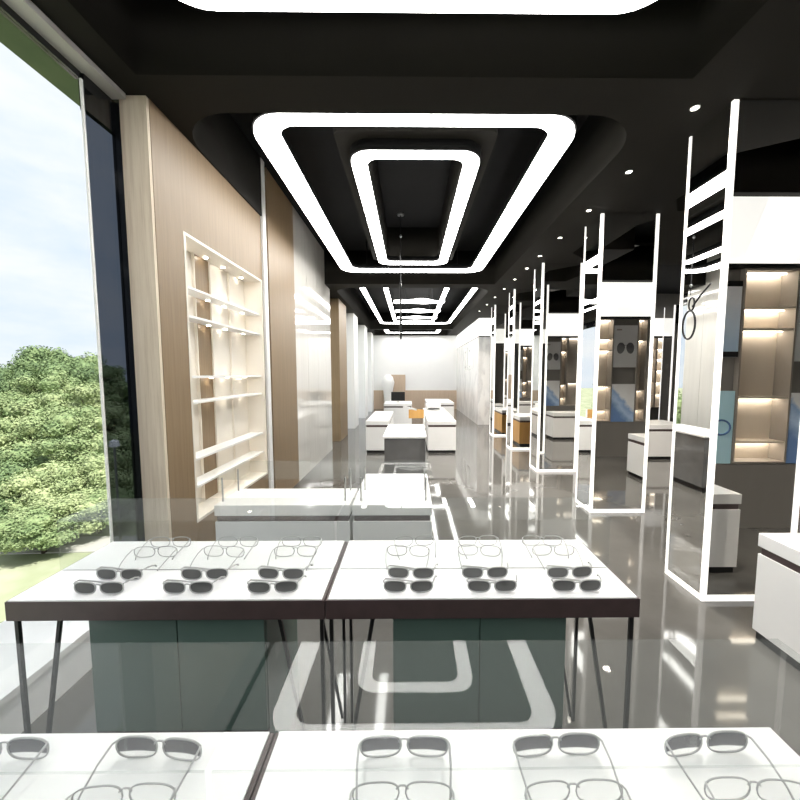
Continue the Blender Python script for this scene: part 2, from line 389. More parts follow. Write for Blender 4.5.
# downlights
DL = [(1.752, 2.331), (1.772, 3.033), (1.787, 3.72), (1.80, 4.444), (1.80, 5.112), (1.81, 5.70), (1.81, 6.35), (1.81, 7.05), (1.81, 7.8), (1.81, 8.6), (1.81, 9.5)]
names = ['first', 'second', 'third', 'fourth', 'fifth', 'sixth', 'seventh', 'eighth', 'ninth', 'tenth', 'eleventh', 'twelfth']
d0 = None
for i, (x, y) in enumerate(DL):
    lab = names[i]+' recessed downlight along the dark soffit, counted from the large light tray overhead'
    lab = names[i]+' recessed downlight in the soffit row above the mirrored pillars'
    if d0 is None:
        d0 = thing('downlight', lab, 'downlight', (0, 0, 0), 'soffit downlights')
        spart('lamp', MB().lathe([(.02, -.004), (.02, 0)], n=20), spotlight, d0)
        spart('trim_ring', MB().tube([((.024*math.cos(a*PI/10)), .024*math.sin(a*PI/10), -.002) for a in range(20)], .004, 6, True), white, d0)
        d0.location = (x, y, CZ)
    else: d = dup(d0, (x, y, CZ), lab)
sp = bpy.data.lights.new('bulb', 'SPOT'); sp.energy = 75; sp.spot_size = 1.9; sp.spot_blend = .6; sp.color = (1, .92, .82); sp.shadow_soft_size = .03
for r_ in [o for o in C.objects if o.name.startswith('downlight')]:
    lo = bpy.data.objects.new('bulb', sp); C.objects.link(lo); lo.parent = r_; lo.location = (0, 0, -.012)

RL = [(2.5, 2.36), (5.35, 2.3), (6.5, 2.45), (3.45, 4.05), (3.45, 5.3), (5.6, 5.0)]  # unseen fill lamps, added to brighten the right side
RN = ['between the first mirrored pillar and the wall shelves', 'right of the black ceiling recess', 'farther right above the display shelves', 'behind the second mirrored pillar', 'behind the third mirrored pillar', 'far right, before the black upper ceiling']
for (x, y), n_ in zip(RL, RN):
    r_ = dup(d0, (x, y, CZ), 'recessed downlight in the right soffit '+n_, group='right side downlights')
    for ch in list(r_.children):
        if ch.type == 'LIGHT': ch.data = ch.data.copy(); ch.data.energy = 110
# hanging eyeglass ornament
OX, OY = -.13, 5.2
t = thing('hanging_eyeglass_ornament', 'black eyeglass ornament on a thin rod hanging from the ceiling tray', 'ornament', (OX, OY, 3.7))
spart('ceiling_canopy', MB().lathe([(.045, 3.70), (.05, 3.72)], OX, OY), steel, t)
spart('rod', MB().tube([(OX, OY, 3.70), (OX, OY, 2.62)], .007), black, t)
def loop(cy, cz, ry, rz, n=28): return [(OX, cy+ry*math.cos(k*2*PI/n), cz+rz*math.sin(k*2*PI/n)) for k in range(n)]
spart('rim', MB().tube(loop(OY, 2.20, .115, .20), .014, 6, True), black, t)
spart('rim', MB().tube(loop(OY-.03, 2.49, .05, .09), .012, 6, True), black, t)
spart('temple', MB().tube([(OX, OY-.05, 2.45), (OX, OY-.18, 2.58), (OX, OY-.34, 2.70)], .012), black, t)
for z in (3.42, 2.75): spart('bead', MB().lathe([(.008, z-.025), (.018, z), (.008, z+.025)], OX, OY, 10), steel, t)

# ------------------------------------------------------------------ mirrored pillars
def make_pillar(label):
    t = thing('mirrored_pillar', label, 'mirrored pillar', (0, 0, 0), 'mirrored pillars along the aisle')
    X, Y, H, p = .60, .347, CZ-.004, .032
    e = .006
    spart('mirror_panel', MB().box(p, X-p, e, e+.008, p, H), mirror, t)
    spart('mirror_panel', MB().box(p, X-p, Y-e-.008, Y-e, p, H), mirror, t)
    spart('mirror_panel', MB().box(e, e+.008, p*.7, Y-.016, p, H), mirror, t)
    spart('mirror_panel', MB().box(X-e-.008, X-e, p*.7, Y-.016, p, H), mirror, t)
    for x0 in (0, X-p):
        spart('frame_post', MB().box(x0, x0+p, 0, p*.6, 0, H), framelit, t)
    for x0 in (0, X-p):
        spart('frame_post', MB().box(x0, x0+p, Y-.014, Y, 0, H), framelit, t)
    spart('bottom_rail', MB().box(p, X-p, 0, p*.6, 0, p+.006), framelit, t)
    spart('bottom_rail', MB().box(p, X-p, Y-.014, Y, 0, p), framelit, t)
    spart('bottom_rail', MB().box(0, .02, p*.6, Y-.014, 0, p), framelit, t)
    spart('bottom_rail', MB().box(X-.02, X, p*.6, Y-.014, 0, p), framelit, t)
    spart('core', MB().box(.02, X-.02, .02, Y-.02, .004, H-.002), blackceil, t)
    return t
PY = [2.256, 3.778, 5.41, 7.05, 8.63]
PL = ['tall mirrored pillar with glowing white edges behind the white counter', 'second mirrored pillar from the white counter, glowing white edges',
      'third mirrored pillar from the white counter, along the aisle', 'fourth mirrored pillar from the white counter, thin in view', 'farthest mirrored pillar of the aisle row, before the marble wall']
p0 = make_pillar(PL[0]); p0.location = (1.928, PY[0], 0)
for y, l in zip(PY[1:], PL[1:]): dup(p0, (1.945 if y < 6 else 2.0, y, 0), l)
dup(p0, (6.25, 8.6, 0), 'mirrored pillar of the far row, seen past the nearest pillar', group='mirrored pillar of the far row')

# ------------------------------------------------------------------ counters
def counter(label, x0, x1, y0, y1, h=.612, m=white, group=None, cat='counter'):
    t = thing('counter', label, cat, ((x0+x1)/2, (y0+y1)/2, 0), group)
    spart('worktop', MB().box(x0, x1, y0, y1, h-.075, h), white, t, bevel=.003)
    spart('reveal_band', MB().box(x0+.012, x1-.012, y0+.012, y1-.012, h-.117, h-.075), brown, t)  # dark brown reveal between worktop and body
    spart('cabinet_body', MB().box(x0+.002, x1-.002, y0+.002, y1-.002, .05, h-.117), m, t, bevel=.002)
    spart('plinth', MB().box(x0+.015, x1-.015, y0+.015, y1-.015, 0, .05), black, t)
    return t
counter('white counter with a dark brown band beside the nearest mirrored pillar', 1.955, 2.46, 1.16, 1.94)
counter('white counter seen reflected in the second mirrored pillar, dark band', 3.27, 4.1, 2.25, 2.70)
counter('white counter standing behind the first two mirrored pillars', 3.75, 4.9, 6.2, 6.9)
counter('long orange wood counter between third and fourth mirrored pillars', 2.27, 2.75, 5.95, 6.72, m=orange)
counter('orange wood counter between fourth and fifth mirrored pillars', 2.27, 2.75, 7.55, 8.45, m=orange)
counter('orange wood counter before the far lit shelf, white top', 2.25, 2.75, 9.15, 10.1, m=orange)
t3a = counter('low white counter on the left directly behind the middle glasses table', -1.33, -.41, 2.39, 2.75)
t3b = counter('deep white counter in the aisle centre behind the middle glasses table', -.395, .15, 2.39, 3.16)
counter('white counter far along the aisle, left of the white pole', -.84, -.40, 6.76, 8.6)
counter('white counter far along the aisle, right of the wooden chair', .335, .875, 6.76, 9.4)
counter('small white counter farthest along the aisle before the end wall', -.75, .05, 10.2, 11.2, .66)
counter('farthest white counter on the right before the end wall', .5, 1.3, 10.6, 12.2, .66)
# glass screens on the two low counters
for tt, (a, b, c, d), n in ((t3a, (-1.36, -.405, 2.42, 2.93), 0), (t3b, (-.395, .16, 2.42, 2.93), 1)):
    g = spart('glass_shelf', MB().box(a, b, c, d, .78, .788), shelfglass, tt)
    for x in (a+.05, b-.05):
        for y in (2.47, 2.70):
            spart('standoff', MB().tube([(x, y, .612), (x, y, .78)], .006), steel, g)

deskgrey = mat('dark_grey_gloss', (.10, .10, .10), .1, spec=.7, build=noisy(4, [(.3, (.09, .09, .09)), (.7, (.115, .115, .115))]))
# centre desk
t = thing('counter', 'white topped counter with dark grey glossy sides in the middle of the aisle', 'counter', (-.07, 4.95, 0))
spart('worktop', MB().box(-.335, .205, 4.40, 5.5, .705, .73), white, t, bevel=.003)
spart('cabinet_body', MB().box(-.32, .19, 4.415, 5.485, .07, .705), deskgrey, t)
spart('plinth', MB().box(-.30, .17, 4.43, 5.47, 0, .07), black, t)
# chair with wooden back
t = thing('chair', 'chair with an orange wood back and white legs by the aisle desk', 'chair', (.12, 7.15, 0))
spart('backrest', MB().box(-.05, .30, 7.28, 7.30, .60, .78), orange, t, bevel=.004)
spart('seat', MB().box(-.06, .31, 6.92, 7.30, .43, .46), white, t, bevel=.006)
for x in (-.04, .29):
    spart('leg', MB().bar((x, 6.95, 0), (x, 6.95, .43), .022), white, t)
    spart('leg', MB().bar((x, 7.29, 0), (x, 7.29, .78), .022), white, t)
# white pole
t = thing('display_pole', 'slim white pole with a short arm standing in the aisle', 'display pole', (-.11, 6.62, 0))
spart('pole', MB().box(-.13, -.092, 6.60, 6.64, 0, .93), white, t)
spart('base', MB().lathe([(.10, 0), (.10, .012), (.03, .02)], -.11, 6.62), white, t)
spart('arm', MB().bar((-.11, 6.62, .90), (.12, 6.62, .84), .03), white, t)
# end-of-shop items
tag(MB().lathe([(.10, 0), (.16, .25), (.20, .8), (.27, 1.15), (.20, 1.38), (.10, 1.47)], -.92, 15.1).build('floor_vase', white, smooth=True), 'tall white rounded vase before the brown end panel', 'vase')
t = thing('printer', 'white desktop printer on the far right aisle counter', 'printer', (.62, 8.9, .612))
spart('casing', MB().box(.40, .75, 8.75, 9.05, .612, .76), white, t, bevel=.012)
spart('paper_tray', MB().box(.44, .71, 8.70, 8.75, .65, .67), black, t)
t = thing('monitor', 'white monitor on the farthest small counter', 'monitor', (-.35, 10.5, .66))
spart('screen', MB().box(-.55, -.15, 10.49, 10.52, .72, .98), black, t, bevel=.004)
spart('stand', MB().box(-.38, -.32, 10.52, 10.54, .67, .80), white, t)
spart('foot', MB().box(-.45, -.25, 10.44, 10.58, .66, .672), white, t)
for i, y in enumerate((12.1, 13.0)):
    t = thing('picture_frame', ['white framed picture on the marble wall nearer the shelves', 'white framed picture on the marble wall nearer the end wall'][i], 'picture', (1.99, y, 1.66))
    spart('frame', MB().box(1.985, 2.0, y-.28, y+.28, 1.66, 2.4), white, t, bevel=.003)
    spart('hook', MB().box(1.98, 1.9849, y-.03, y+.03, 2.24, 2.30), black, t)
    spart('hook', MB().box(1.98, 1.9849, y-.03, y+.03, 1.72, 1.78), black, t)

# ------------------------------------------------------------------ fascia light boxes and wall shelves
def fascia(label, x0, x1, y0, y1, z0, z1, seams, axis='x', side=1):
    t = thing('lightbox_fascia', label, 'lightbox', ((x0+x1)/2, (y0+y1)/2, z0))
    spart('light_face', MB().box(x0, x1, y0, y1, z0+.015, z1), fascialit, t)
    spart('bottom_trim', MB().box(x0, x1, y0-.004, y1+.004, z0-.015, z0+.0149), black, t)
    for s in seams:
        if axis == 'x': spart('seam', MB().box(s-.006, s+.006, y1+.0005 if side > 0 else y0-.004, y1+.004 if side > 0 else y0-.0005, z0+.016, z1), shelfgrey, t)
        else: spart('seam', MB().box(x0-.004, x0-.0005, s-.012, s+.012, z0+.016, z1), shelfgrey, t)
    return t
fascia('glowing white fascia above the display shelves reflected in the pillars', 2.0, 9.0, .82, 1.16, 2.495, 3.10, [])
fascia('glowing white fascia above the far lit shelves', 2.2, 9.0, 10.57, 10.9, 2.59, 3.118, [], side=-1)
fascia('glowing white fascia along the top of the marble side wall', 2.0, 2.19, 10.57, 15.5, 2.59, 3.118, [12.1, 13.7], 'y')

def wall_shelf(label, x0, x1, yb, yf, z0, z1, levels, led=True, board=beige):
    """unit between back plane yb and front plane yf (yf>yb faces +Y, else -Y)"""
    s = 1 if yf > yb else -1
    t = thing('wall_shelf', label, 'shelf', ((x0+x1)/2, (yb+yf)/2, z0))
    B = lambda a, b, c, d, e, f: MB().box(a, b, min(c, d), max(c, d), e, f)
    spart('back_panel', B(x0, x1, yb, yb+s*.012, z0, z1), board, t)
    spart('side_panel', B(x0, x0+.018, yb+s*.012, yf, z0, z1), shelfgrey, t)
    spart('side_panel', B(x1-.018, x1, yb+s*.012, yf, z0, z1), shelfgrey, t)
    spart('top_panel', B(x0+.018, x1-.018, yb+s*.012, yf, z1-.018, z1), shelfgrey, t)
    spart('bottom_panel', B(x0+.018, x1-.018, yb+s*.012, yf, z0, z0+.018), shelfgrey, t)
    for z in list(levels)+[None]:
        if z is not None:
            b = spart('shelf_board', B(x0+.018, x1-.018, yb+s*.012, yf-s*.01, z-.009, z+.009), board, t); zz = z-.009
        else: b = t; zz = z1-.018
        if led: spart('led_strip', B(x0+.03, x1-.03, yb+s*.02, yb+s*.075, zz-.006, zz-.0005), warmled, b)
    return t
YB, YF = .97, 1.14
LV = [2.12, 1.92, 1.275, .845]
wall_shelf('beige lit wall shelf reflected in the nearest mirrored pillar', 3.10, 3.62, YB, YF, .64, 2.475, LV)
wall_shelf('narrow grey wall shelf right of the aviator poster, in reflection', 4.05, 4.23, YB, YF, .64, 2.475, [2.1, 1.2, .85])
wall_shelf('wide taupe wall shelf beyond the narrow one, in reflection', 4.24, 4.95, YB, YF, .64, 2.475, [1.25], board=shelfgrey)
wall_shelf('beige lit wall shelf left of the blue poster, out in reflection', 2.05, 2.62, YB, YF, .64, 2.475, LV)
wall_shelf('beige lit wall shelf farther right on the display partition', 4.96, 5.6, YB, YF, .64, 2.475, LV)
FL = [2.25, 1.95, 1.6, 1.25, .9]
wall_shelf('cream lit wall shelf beside the marble corner at the far end', 2.345, 2.95, 10.93, 10.6, .5, 2.57, FL, board=creamsh)
wall_shelf('cream lit wall shelf seen between first and second mirrored pillars', 6.55, 7.25, 10.93, 10.6, .5, 2.57, FL, board=creamsh)
wall_shelf('cream lit wall shelf right of the one between the pillars', 7.26, 7.9, 10.93, 10.6, .5, 2.57, FL, board=creamsh)
wall_shelf('cream lit wall shelf left of the one between the pillars', 5.6, 6.5, 10.93, 10.6, .5, 2.57, FL, board=creamsh)

# posters (flat boards on the partition)
def poster_mat(name, stops, ang):
    def f(nt, b):
        t = nt.nodes.new('ShaderNodeTexCoord'); mp = nt.nodes.new('ShaderNodeMapping'); mp.inputs['Rotation'].default_value = (0, ang, 0)
        nt.links.new(t.outputs['Object'], mp.inputs['Vector'])
        sp = nt.nodes.new('ShaderNodeSeparateXYZ'); nt.links.new(mp.outputs['Vector'], sp.inputs[0])
        n = noise_tex(nt, mp.outputs['Vector'], 9, 5)
        a = nt.nodes.new('ShaderNodeMath'); a.operation = 'MULTIPLY_ADD'; a.inputs[1].default_value = .18
        nt.links.new(n, a.inputs[0]); nt.links.new(sp.outputs['X'], a.inputs[2])
        mr = nt.nodes.new('ShaderNodeMapRange'); mr.inputs['From Min'].default_value = -.3; mr.inputs['From Max'].default_value = .5
        nt.links.new(a.outputs[0], mr.inputs['Value'])
        nt.links.new(ramp(nt, mr.outputs['Result'], stops), b.inputs['Base Color'])
    return mat(name, rough=.35, build=f)
pwhite = mat('poster_pale_grey', (.62, .63, .64), .4, build=noisy(2, [(.3, (.60, .61, .62)), (.7, (.65, .66, .67))]))
pblue = poster_mat('poster_blue_white', [(.25, (.16, .28, .55)), (.40, (.50, .66, .88)), (.50, (.30, .45, .72)), (.56, (.86, .88, .90)), (.85, (.74, .74, .74))], .75)
plight = poster_mat('poster_pale_blue', [(.2, (.45, .62, .82)), (.5, (.62, .74, .88)), (.8, (.80, .82, .86))], 1.2)
pcyan = mat('poster_light_cyan', (.42, .66, .76), .4, build=noisy(2, [(.3, (.40, .63, .73)), (.7, (.45, .69, .79))]))
def lens_shape(cx, cz, w, h, y, sgn):
    pts = []
    for k in range(24):
        a = k*2*PI/24; x = math.cos(a); z = math.sin(a)
        pts.append((cx+w*x*(1+.18*z*0)+sgn*.15*w*(z < 0)*(-z), cz+h*(z if z > 0 else z*1.25)))
    return pts
def poster(label, x0, x1, z0, z1, m, kind):
    y = YF-.022
    t = thing('poster', label, 'poster', ((x0+x1)/2, y, (z0+z1)/2))
    spart('print_board', MB().box(x0, x1, y, y+.02, z0, z1), m, t)
    spart('edge_trim', MB().box(x0, x1, y-.02, y-.0005, z0, z1), shelfgrey, t)
    cx, cz = (x0+x1)/2, (z0+z1)/2
    yy = y+.0215
    if kind == 'aviator':
        for sx in (-1, 1):
            n = 24; bm = MB(); vs = []
            for x, z in lens_shape(cx+sx*.082, cz-.02, .070, .088, yy, sx): vs.append(bm.bm.verts.new((x, yy, z)))
            bm.bm.faces.new(vs); r = bmesh.ops.extrude_face_region(bm.bm, geom=bm.bm.faces[:])
            bmesh.ops.translate(bm.bm, verts=[v for v in r['geom'] if isinstance(v, bmesh.types.BMVert)], vec=(0, .002, 0))
            spart('printed_lens', bm, printgrey, t)
        spart('printed_bridge', MB().bar((cx-.03, yy, cz+.02), (cx+.03, yy, cz+.02), .006), black, t)
        spart('printed_line', MB().box(x0+.04, x0+.13, y+.0205, y+.022, z1-.09, z1-.065), shelfgrey, t)
    if kind == 'glasses':
        for sx in (-1, 1):
            spart('printed_rim', MB().tube([(cx+sx*.11+.085*math.cos(k*PI/10), yy, cz+.07*math.sin(k*PI/10)) for k in range(20)], .009, 6, True), blueink, t)
        spart('printed_bridge', MB().bar((cx-.03, yy, cz+.01), (cx+.03, yy, cz+.01), .012), blueink, t)
    if kind == 'screen':
        for a, b in ((z1-.05, z1), (z0, z0+.05)): spart('screen_border', MB().box(x0, x1, y+.0201, y+.024, a, b), black, t)
    return t
printgrey = mat('printed_grey_lens', (.10, .10, .105), .4, build=noisy(5, [(.3, (.06, .06, .065)), (.7, (.20, .20, .205))]))
blueink = mat('blue_ink', (.05, .13, .30), .4, build=noisy(9, [(.3, (.05, .12, .28)), (.7, (.06, .15, .33))]))
poster('pale blue screen with black borders reflected in the nearest pillar', 2.64, 3.085, 1.66, 2.36, plight, 'screen')
poster('light cyan poster with dark eyeglasses, below the pale blue screen', 2.64, 3.085, .64, 1.34, pcyan, 'glasses')
poster('pale grey poster showing dark aviator sunglasses, in pillar reflections', 3.63, 4.04, 1.62, 2.36, pwhite, 'aviator')
poster('diagonal blue and white poster below the aviator sunglasses poster', 3.63, 4.04, .64, 1.32, pblue, 'plain')
struct('wall_partition', MB().box(2.63, 3.095, .80, YF-.0425, .63, 2.475).box(3.625, 4.045, .80, YF-.0425, .63, 2.475), greywall, 'grey backing wall behind the posters')

# ------------------------------------------------------------------ glasses display tables
def make_table(label):
    """local origin: centre of the front edge on the floor"""
    t = thing('display_table', label, 'display table', (0, 0, 0), 'glasses display tables')
    W, D = .986, .398; hx = W/2
    spart('apron', MB().box(-hx, hx, 0, D, .736, .798), brown, t, bevel=.0015)
    spart('deck', MB().box(-hx+.009, hx-.009, .002, D-.002, .798, .802), deckm, t)
    for x in (-hx+.014, hx-.014):
        for y in (.02, D-.02):
            spart('leg', MB().box(x-.0055, x+.0055, y-.0055, y+.0055, 0, .736), black, t)
            s = -1 if x < 0 else 1
            spart('brace', MB().bar((x-s*.135, y, .736), (x-s*.012, y, .02), .010), black, t)
    cb = spart('cabinet', MB().box(-.285, .285, .06, D-.03, .10, .736), greenbox, t)
    for x0 in (-.283, .002):
        spart('door', MB().box(x0, x0+.281, .048, .0599, .315, .732), greenbox, cb)
    spart('plinth', MB().box(-.27, .27, .07, D-.04, 0, .0995), black, t)
    spart('lower_front_rail', MB().box(-.284, .284, .05, .0599, .10, .31), black, t)  # black strip across the lower cabinet front
    # glass case over the back half of the deck
    y0, y1, z1 = .175, .40, .985
    a, b = -hx+.004, hx-.004
    cs = spart('glass_case_top', MB().box(a, b, y0, y1, z1-.005, z1), caseglass, t)
    spart('glass_case_front', MB().box(a, b, y0, y0+.004, .8025, z1-.0055), caseglass, t)
    spart('slot_rail', MB().box(-hx+.014, hx-.014, y0-.0015, y0-.0002, .8022, .8042), steel, t)
    return t
ROWY = {'front': .259, 'middle': 1.07}
UX = {'left': -.7595, 'right': .2285}
tl = make_table('front left glasses table, white deck nearest the window'); tl.location = (UX['left'], ROWY['front'], 0)
dup(tl, (UX['right'], ROWY['front'], 0), 'front right glasses table, white deck reflecting the light ring')
dup(tl, (UX['left'], ROWY['middle'], 0), 'middle row glasses table beside the window, left of the dark seam')
dup(tl, (UX['right'], ROWY['middle'], 0), 'middle row glasses table right of the dark seam')

# ------------------------------------------------------------------ eyewear
def rim_pts(cx, w, h, z0, y, p=3.0, n=26, drop=0.0):
    pts = []
    for k in range(n):
        a = k*2*PI/n; c, s_ = math.cos(a), math.sin(a)
        x = math.copysign(abs(c)**(2/p), c); z = math.copysign(abs(s_)**(2/p), s_)
        wz = 1-.10*(z < 0)*(-z)
        pts.append((cx+w/2*x*wz, y-.004*(abs(cx+w/2*x)/.08)**2*-1, z0+h/2+h/2*z+drop*x*(1 if cx > 0 else -1)))
    return pts
def make_glasses(name, label, cat, lensm, r, dark):
    """front at y=0 facing -Y, temples towards +Y, standing on the rims and the temple tips"""
    t = thing(name, label, cat, (0, 0, 0))
    W, Lw, Lh = .160, (.070 if dark else .074), (.038 if dark else .041)
    fb = MB()
    for s in (-1, 1):
        fb.tube(rim_pts(s*.0425, Lw, Lh, r, 0), r, 6, True)
    fb.tube([(-.010, .001, .030), (-.004, -.001, .034), (.004, -.001, .034), (.010, .001, .030)], r, 6)
    spart('frame', fb, rimm, t, smooth=True)
    for s in (-1, 1):
        lb = MB(); pts = rim_pts(s*.0425, Lw-.001, Lh-.001, r+.0005, 0)
        v = [lb.bm.verts.new(p) for p in pts]; c = lb.bm.verts.new((s*.0425, -.001, r+Lh/2))
        for k in range(len(v)): lb.bm.faces.new((v[k], v[(k+1) % len(v)], c))
        spart('lens', lb, lensm, t, smooth=True)
        tb = [(s*.078, .003, .034), (s*.081, .010, .035), (s*.0805, .04, .029), (s*.076, .075, .018), (s*.071, .096, .008), (s*.068, .103, r)]
        if dark: tb = [(s*.078, .003, .034), (s*.080, .010, .036), (s*.074, .017, .038), (s*.030, .022+.004*s, .034), (-s*.012, .024+.004*s, .027), (-s*.050, .022+.004*s, .014)] if s < 0 else [(.078, .003, .034), (.081, .010, .036), (.084, .022, .036), (.088, .038, .034), (.091, .048, .029), (.092, .052, .024)]
        spart('temple', MB().tube(tb, [r, r*1.3, r*1.2, r*1.1, r*1.3, r*1.2], 6), rimm, t, smooth=True)
    return t
COLX = [-.989, -.707, -.438, -.006, .263, .536]
ordn = ['first', 'second', 'third', 'fourth', 'fifth', 'sixth']
sun0 = clr0 = grd0 = None
rg = random.Random(11)
DZ = .8021
for ri, (y, rn) in enumerate(((1.10, 'front'), (1.178, 'second'))):
    for ci, x in enumerate(COLX):
        lab = f'dark-lensed sunglasses, {ordn[ci]} from the window in the {rn} sunglasses row of the middle table'
        g = 'sunglasses on the middle tables'
        rot = rg.uniform(-.05, .05); xx = x+(.0 if ri == 0 else rg.uniform(-.008, .012))
        if sun0 is None:
            sun0 = make_glasses('sunglasses', lab, 'sunglasses', lensdark, .0022, True); sun0['group'] = g
            sun0.location = (xx, y, DZ); sun0.rotation_euler = (0, 0, rot)
        else: dup(sun0, (xx, y, DZ), lab, rot)
for ri, (y, rn) in enumerate(((1.335, 'nearer'), (1.415, 'rear'))):
    for ci, x in enumerate([-.972, -.702, -.432, -.004, .265, .543]):
        lab = f'thin grey eyeglasses, {ordn[ci]} from the window in the {rn} row under glass, middle table'
        g = 'clear eyeglasses under glass on the middle tables'
        rot = PI+rg.uniform(-.12, .12); xx = x+rg.uniform(-.015, .02)*(1 if ri else .5)
        if clr0 is None:
            clr0 = make_glasses('eyeglasses', lab, 'eyeglasses', lensclear, .0014, False); clr0['group'] = g
            clr0.location = (xx, y, DZ); clr0.rotation_euler = (0, 0, rot)
        else: dup(clr0, (xx, y, DZ), lab, rot, g)
for ci, x in enumerate([-.734, -.454, -.011, .266, .541]):
    lab = f'sunglasses with half-dark lenses, {ordn[ci]} from the window along the rear of the front table'
    rot = PI+[.04, -.06, .0, .03, .06][ci]
    if grd0 is None:
        grd0 = make_glasses('sunglasses', lab, 'sunglasses', lensgrad, .0016, False); grd0['group'] = 'sunglasses with half-dark lenses on the front table'
        grd0.location = (x, .607, DZ); grd0.rotation_euler = (0, 0, rot)
    else: dup(grd0, (x, .607, DZ), lab, rot)
c2 = None
for ci, x in enumerate([-.76, -.457, -.013, .264, .560]):
    lab = f'thin grey eyeglasses, {ordn[ci]} from the window at the bottom edge of the photo'
    lab = f'clear eyeglasses, {ordn[ci]} from the window, before the sunglasses with half-dark lenses on the front table'
    dup(clr0, (x, .532, DZ), lab, PI+[-.05, .04, 0, .02, -.06][ci], 'clear eyeglasses on the front table')

# ------------------------------------------------------------------ outside
tm = bpy.data.materials.new('green_tree_leaves'); tm.use_nodes = True
nt = tm.node_tree; b = nt.nodes['Principled BSDF']; b.inputs['Roughness'].default_value = .6; b.inputs['Specular IOR Level'].default_value = .2
v = coords(nt, (1, 1, 1)); fac = noise_tex(nt, v, 1.1, 5, .7)
oi = nt.nodes.new('ShaderNodeObjectInfo'); ad = nt.nodes.new('ShaderNodeMath'); ad.operation = 'MULTIPLY_ADD'; ad.inputs[1].default_value = .40; 
nt.links.new(oi.outputs['Random'], ad.inputs[0]); nt.links.new(fac, ad.inputs[2])
nt.links.new(ramp(nt, ad.outputs[0], [(.36, (.085, .14, .07)), (.62, (.20, .28, .125)), (.95, (.40, .46, .24))]), b.inputs['Base Color'])
leafm = tm
bark = mat('tree_bark', (.12, .09, .06), .9, build=noisy(8, [(.3, (.09, .07, .05)), (.7, (.16, .12, .09))], (1, 1, .3)))
grass = mat('outdoor_grass', rough=.9, build=noisy(.6, [(.3, (.22, .26, .14)), (.5, (.32, .35, .22)), (.7, (.42, .43, .32))], detail=8))
GZ = -4.0
struct('ground', MB().box(-120, -2.2, -30, 140, GZ-.3, GZ), grass, 'green lawn outside the window')
struct('path', MB().prism([(-26, -6), (-2.3, 3.2), (-2.3, 5.2), (-26, 1.0)], GZ, GZ+.03), pathm, 'pale path outside below the window')
struct('path', MB().prism([(-40, 9.5), (-6.0, 11.0), (-6.0, 12.0), (-40, 11.2)], GZ, GZ+.025), pathm, 'pale path outside in front of the trees')
struct('wall_outside', MB().box(-2.2, -1.96, -4, 17, GZ, -.02), concrete_ext, 'pale outer wall below the window')
struct('roof_eave', MB().box(-2.6, -1.82, -6, 3.3, 3.6, 3.72), eavegreen, 'underside of the roof eave outside, coloured green like reflected grass')

def make_tree(name, h, rad, seed, n):
    r = random.Random(seed)
    t = thing(name, 'tree', 'tree', (0, 0, 0))
    tb = MB(); tb.tube([(0, 0, 0), (.05*r.uniform(-1, 1), 0, h*.3), (.1, .05, h*.6), (.05, 0, h*.85)], [.14, .11, .07, .03], 8)
    for k in range(5):
        a = k*2*PI/5+r.random(); z = h*r.uniform(.3, .55)
        tb.tube([(.05, 0, z), (rad*.5*math.cos(a), rad*.5*math.sin(a), z+h*.2)], [.06, .02], 6)
    spart('trunk', tb, bark, t, smooth=True)
    fb = MB(); cl = []
    for k in range(34):
        u = r.uniform(-1, 1); a = r.uniform(0, 2*PI); q = math.sqrt(1-u*u); d = r.uniform(.35, .78)
        cl.append((Vector((rad*d*q*math.cos(a), rad*d*q*math.sin(a), h*.54+h*.46*d*u)), rad*r.uniform(.24, .44)))
    for k in range(n):
        c, rr = cl[k % len(cl)]
        u = r.uniform(-.7, 1); a = r.uniform(0, 2*PI); q = math.sqrt(1-u*u); nrm = Vector((q*math.cos(a), q*math.sin(a), u))
        p = c+nrm*rr*r.uniform(.62, 1.08)
        nrm = (nrm+Vector((r.uniform(-.6, .6), r.uniform(-.6, .6), r.uniform(-.3, .6)))).normalized()
        s = r.uniform(.06, .125)
        e1 = nrm.orthogonal().normalized(); e1.rotate(Matrix.Rotation(r.uniform(0, 6.3), 3, nrm)); e2 = nrm.cross(e1)
        vs = [fb.bm.verts.new(p+w) for w in (-e1*s, e2*s*.55, e1*s*1.1, -e2*s*.55)]
        fb.bm.faces.new(vs)
    for c, rr in cl:
        m4 = Matrix.Translation(c) @ Matrix.Scale(rr*.68, 4)
        bmesh.ops.create_icosphere(fb.bm, subdivisions=2, radius=1, matrix=m4)
    fo = spart('foliage', fb, leafm, t)
    return t
protos = [make_tree('tree', 6.4, 2.3, 1, 17000), make_tree('tree', 5.6, 2.6, 2, 17000), make_tree('tree', 7.2, 2.0, 3, 17000)]
# (x/y ratio -> px, distance, scale, prototype)
# (apparent direction from the shop, top height angle, distance, kind, width factor); rows: near, middle, far, beyond the second window
NEAR = [(-18, 458, 12.6, 1, 1.25), (12, 440, 13.6, 0, 1.2), (42, 462, 12.4, 1, 1.2), (66, 432, 14.2, 2, 1.35), (92, 450, 13.2, 0, 1.2), (112, 430, 15.0, 1, 1.1)]
MID = [(-22, 405, 20, 0, 1.2), (2, 392, 22, 2, 1.35), (26, 412, 19, 1, 1.1), (48, 386, 23, 0, 1.15), (72, 402, 20, 1, 1.1), (90, 380, 24, 2, 1.35), (110, 398, 21, 0, 1.1)]
FAR = [(-14, 366, 36, 1, 1.1), (10, 361, 40, 0, 1.15), (28, 372, 34, 2, 1.3), (44, 343, 50, 1, 1.0), (60, 364, 36, 0, 1.1), (76, 352, 42, 1, 1.0), (94, 349, 44, 0, 1.1), (112, 362, 38, 2, 1.3)]
GAP = [(237, 380, 25, 0, 1.1), (230, 360, 30, 1, 1.1), (243, 372, 33, 2, 1.3), (222, 385, 22, 1, 1.1)]
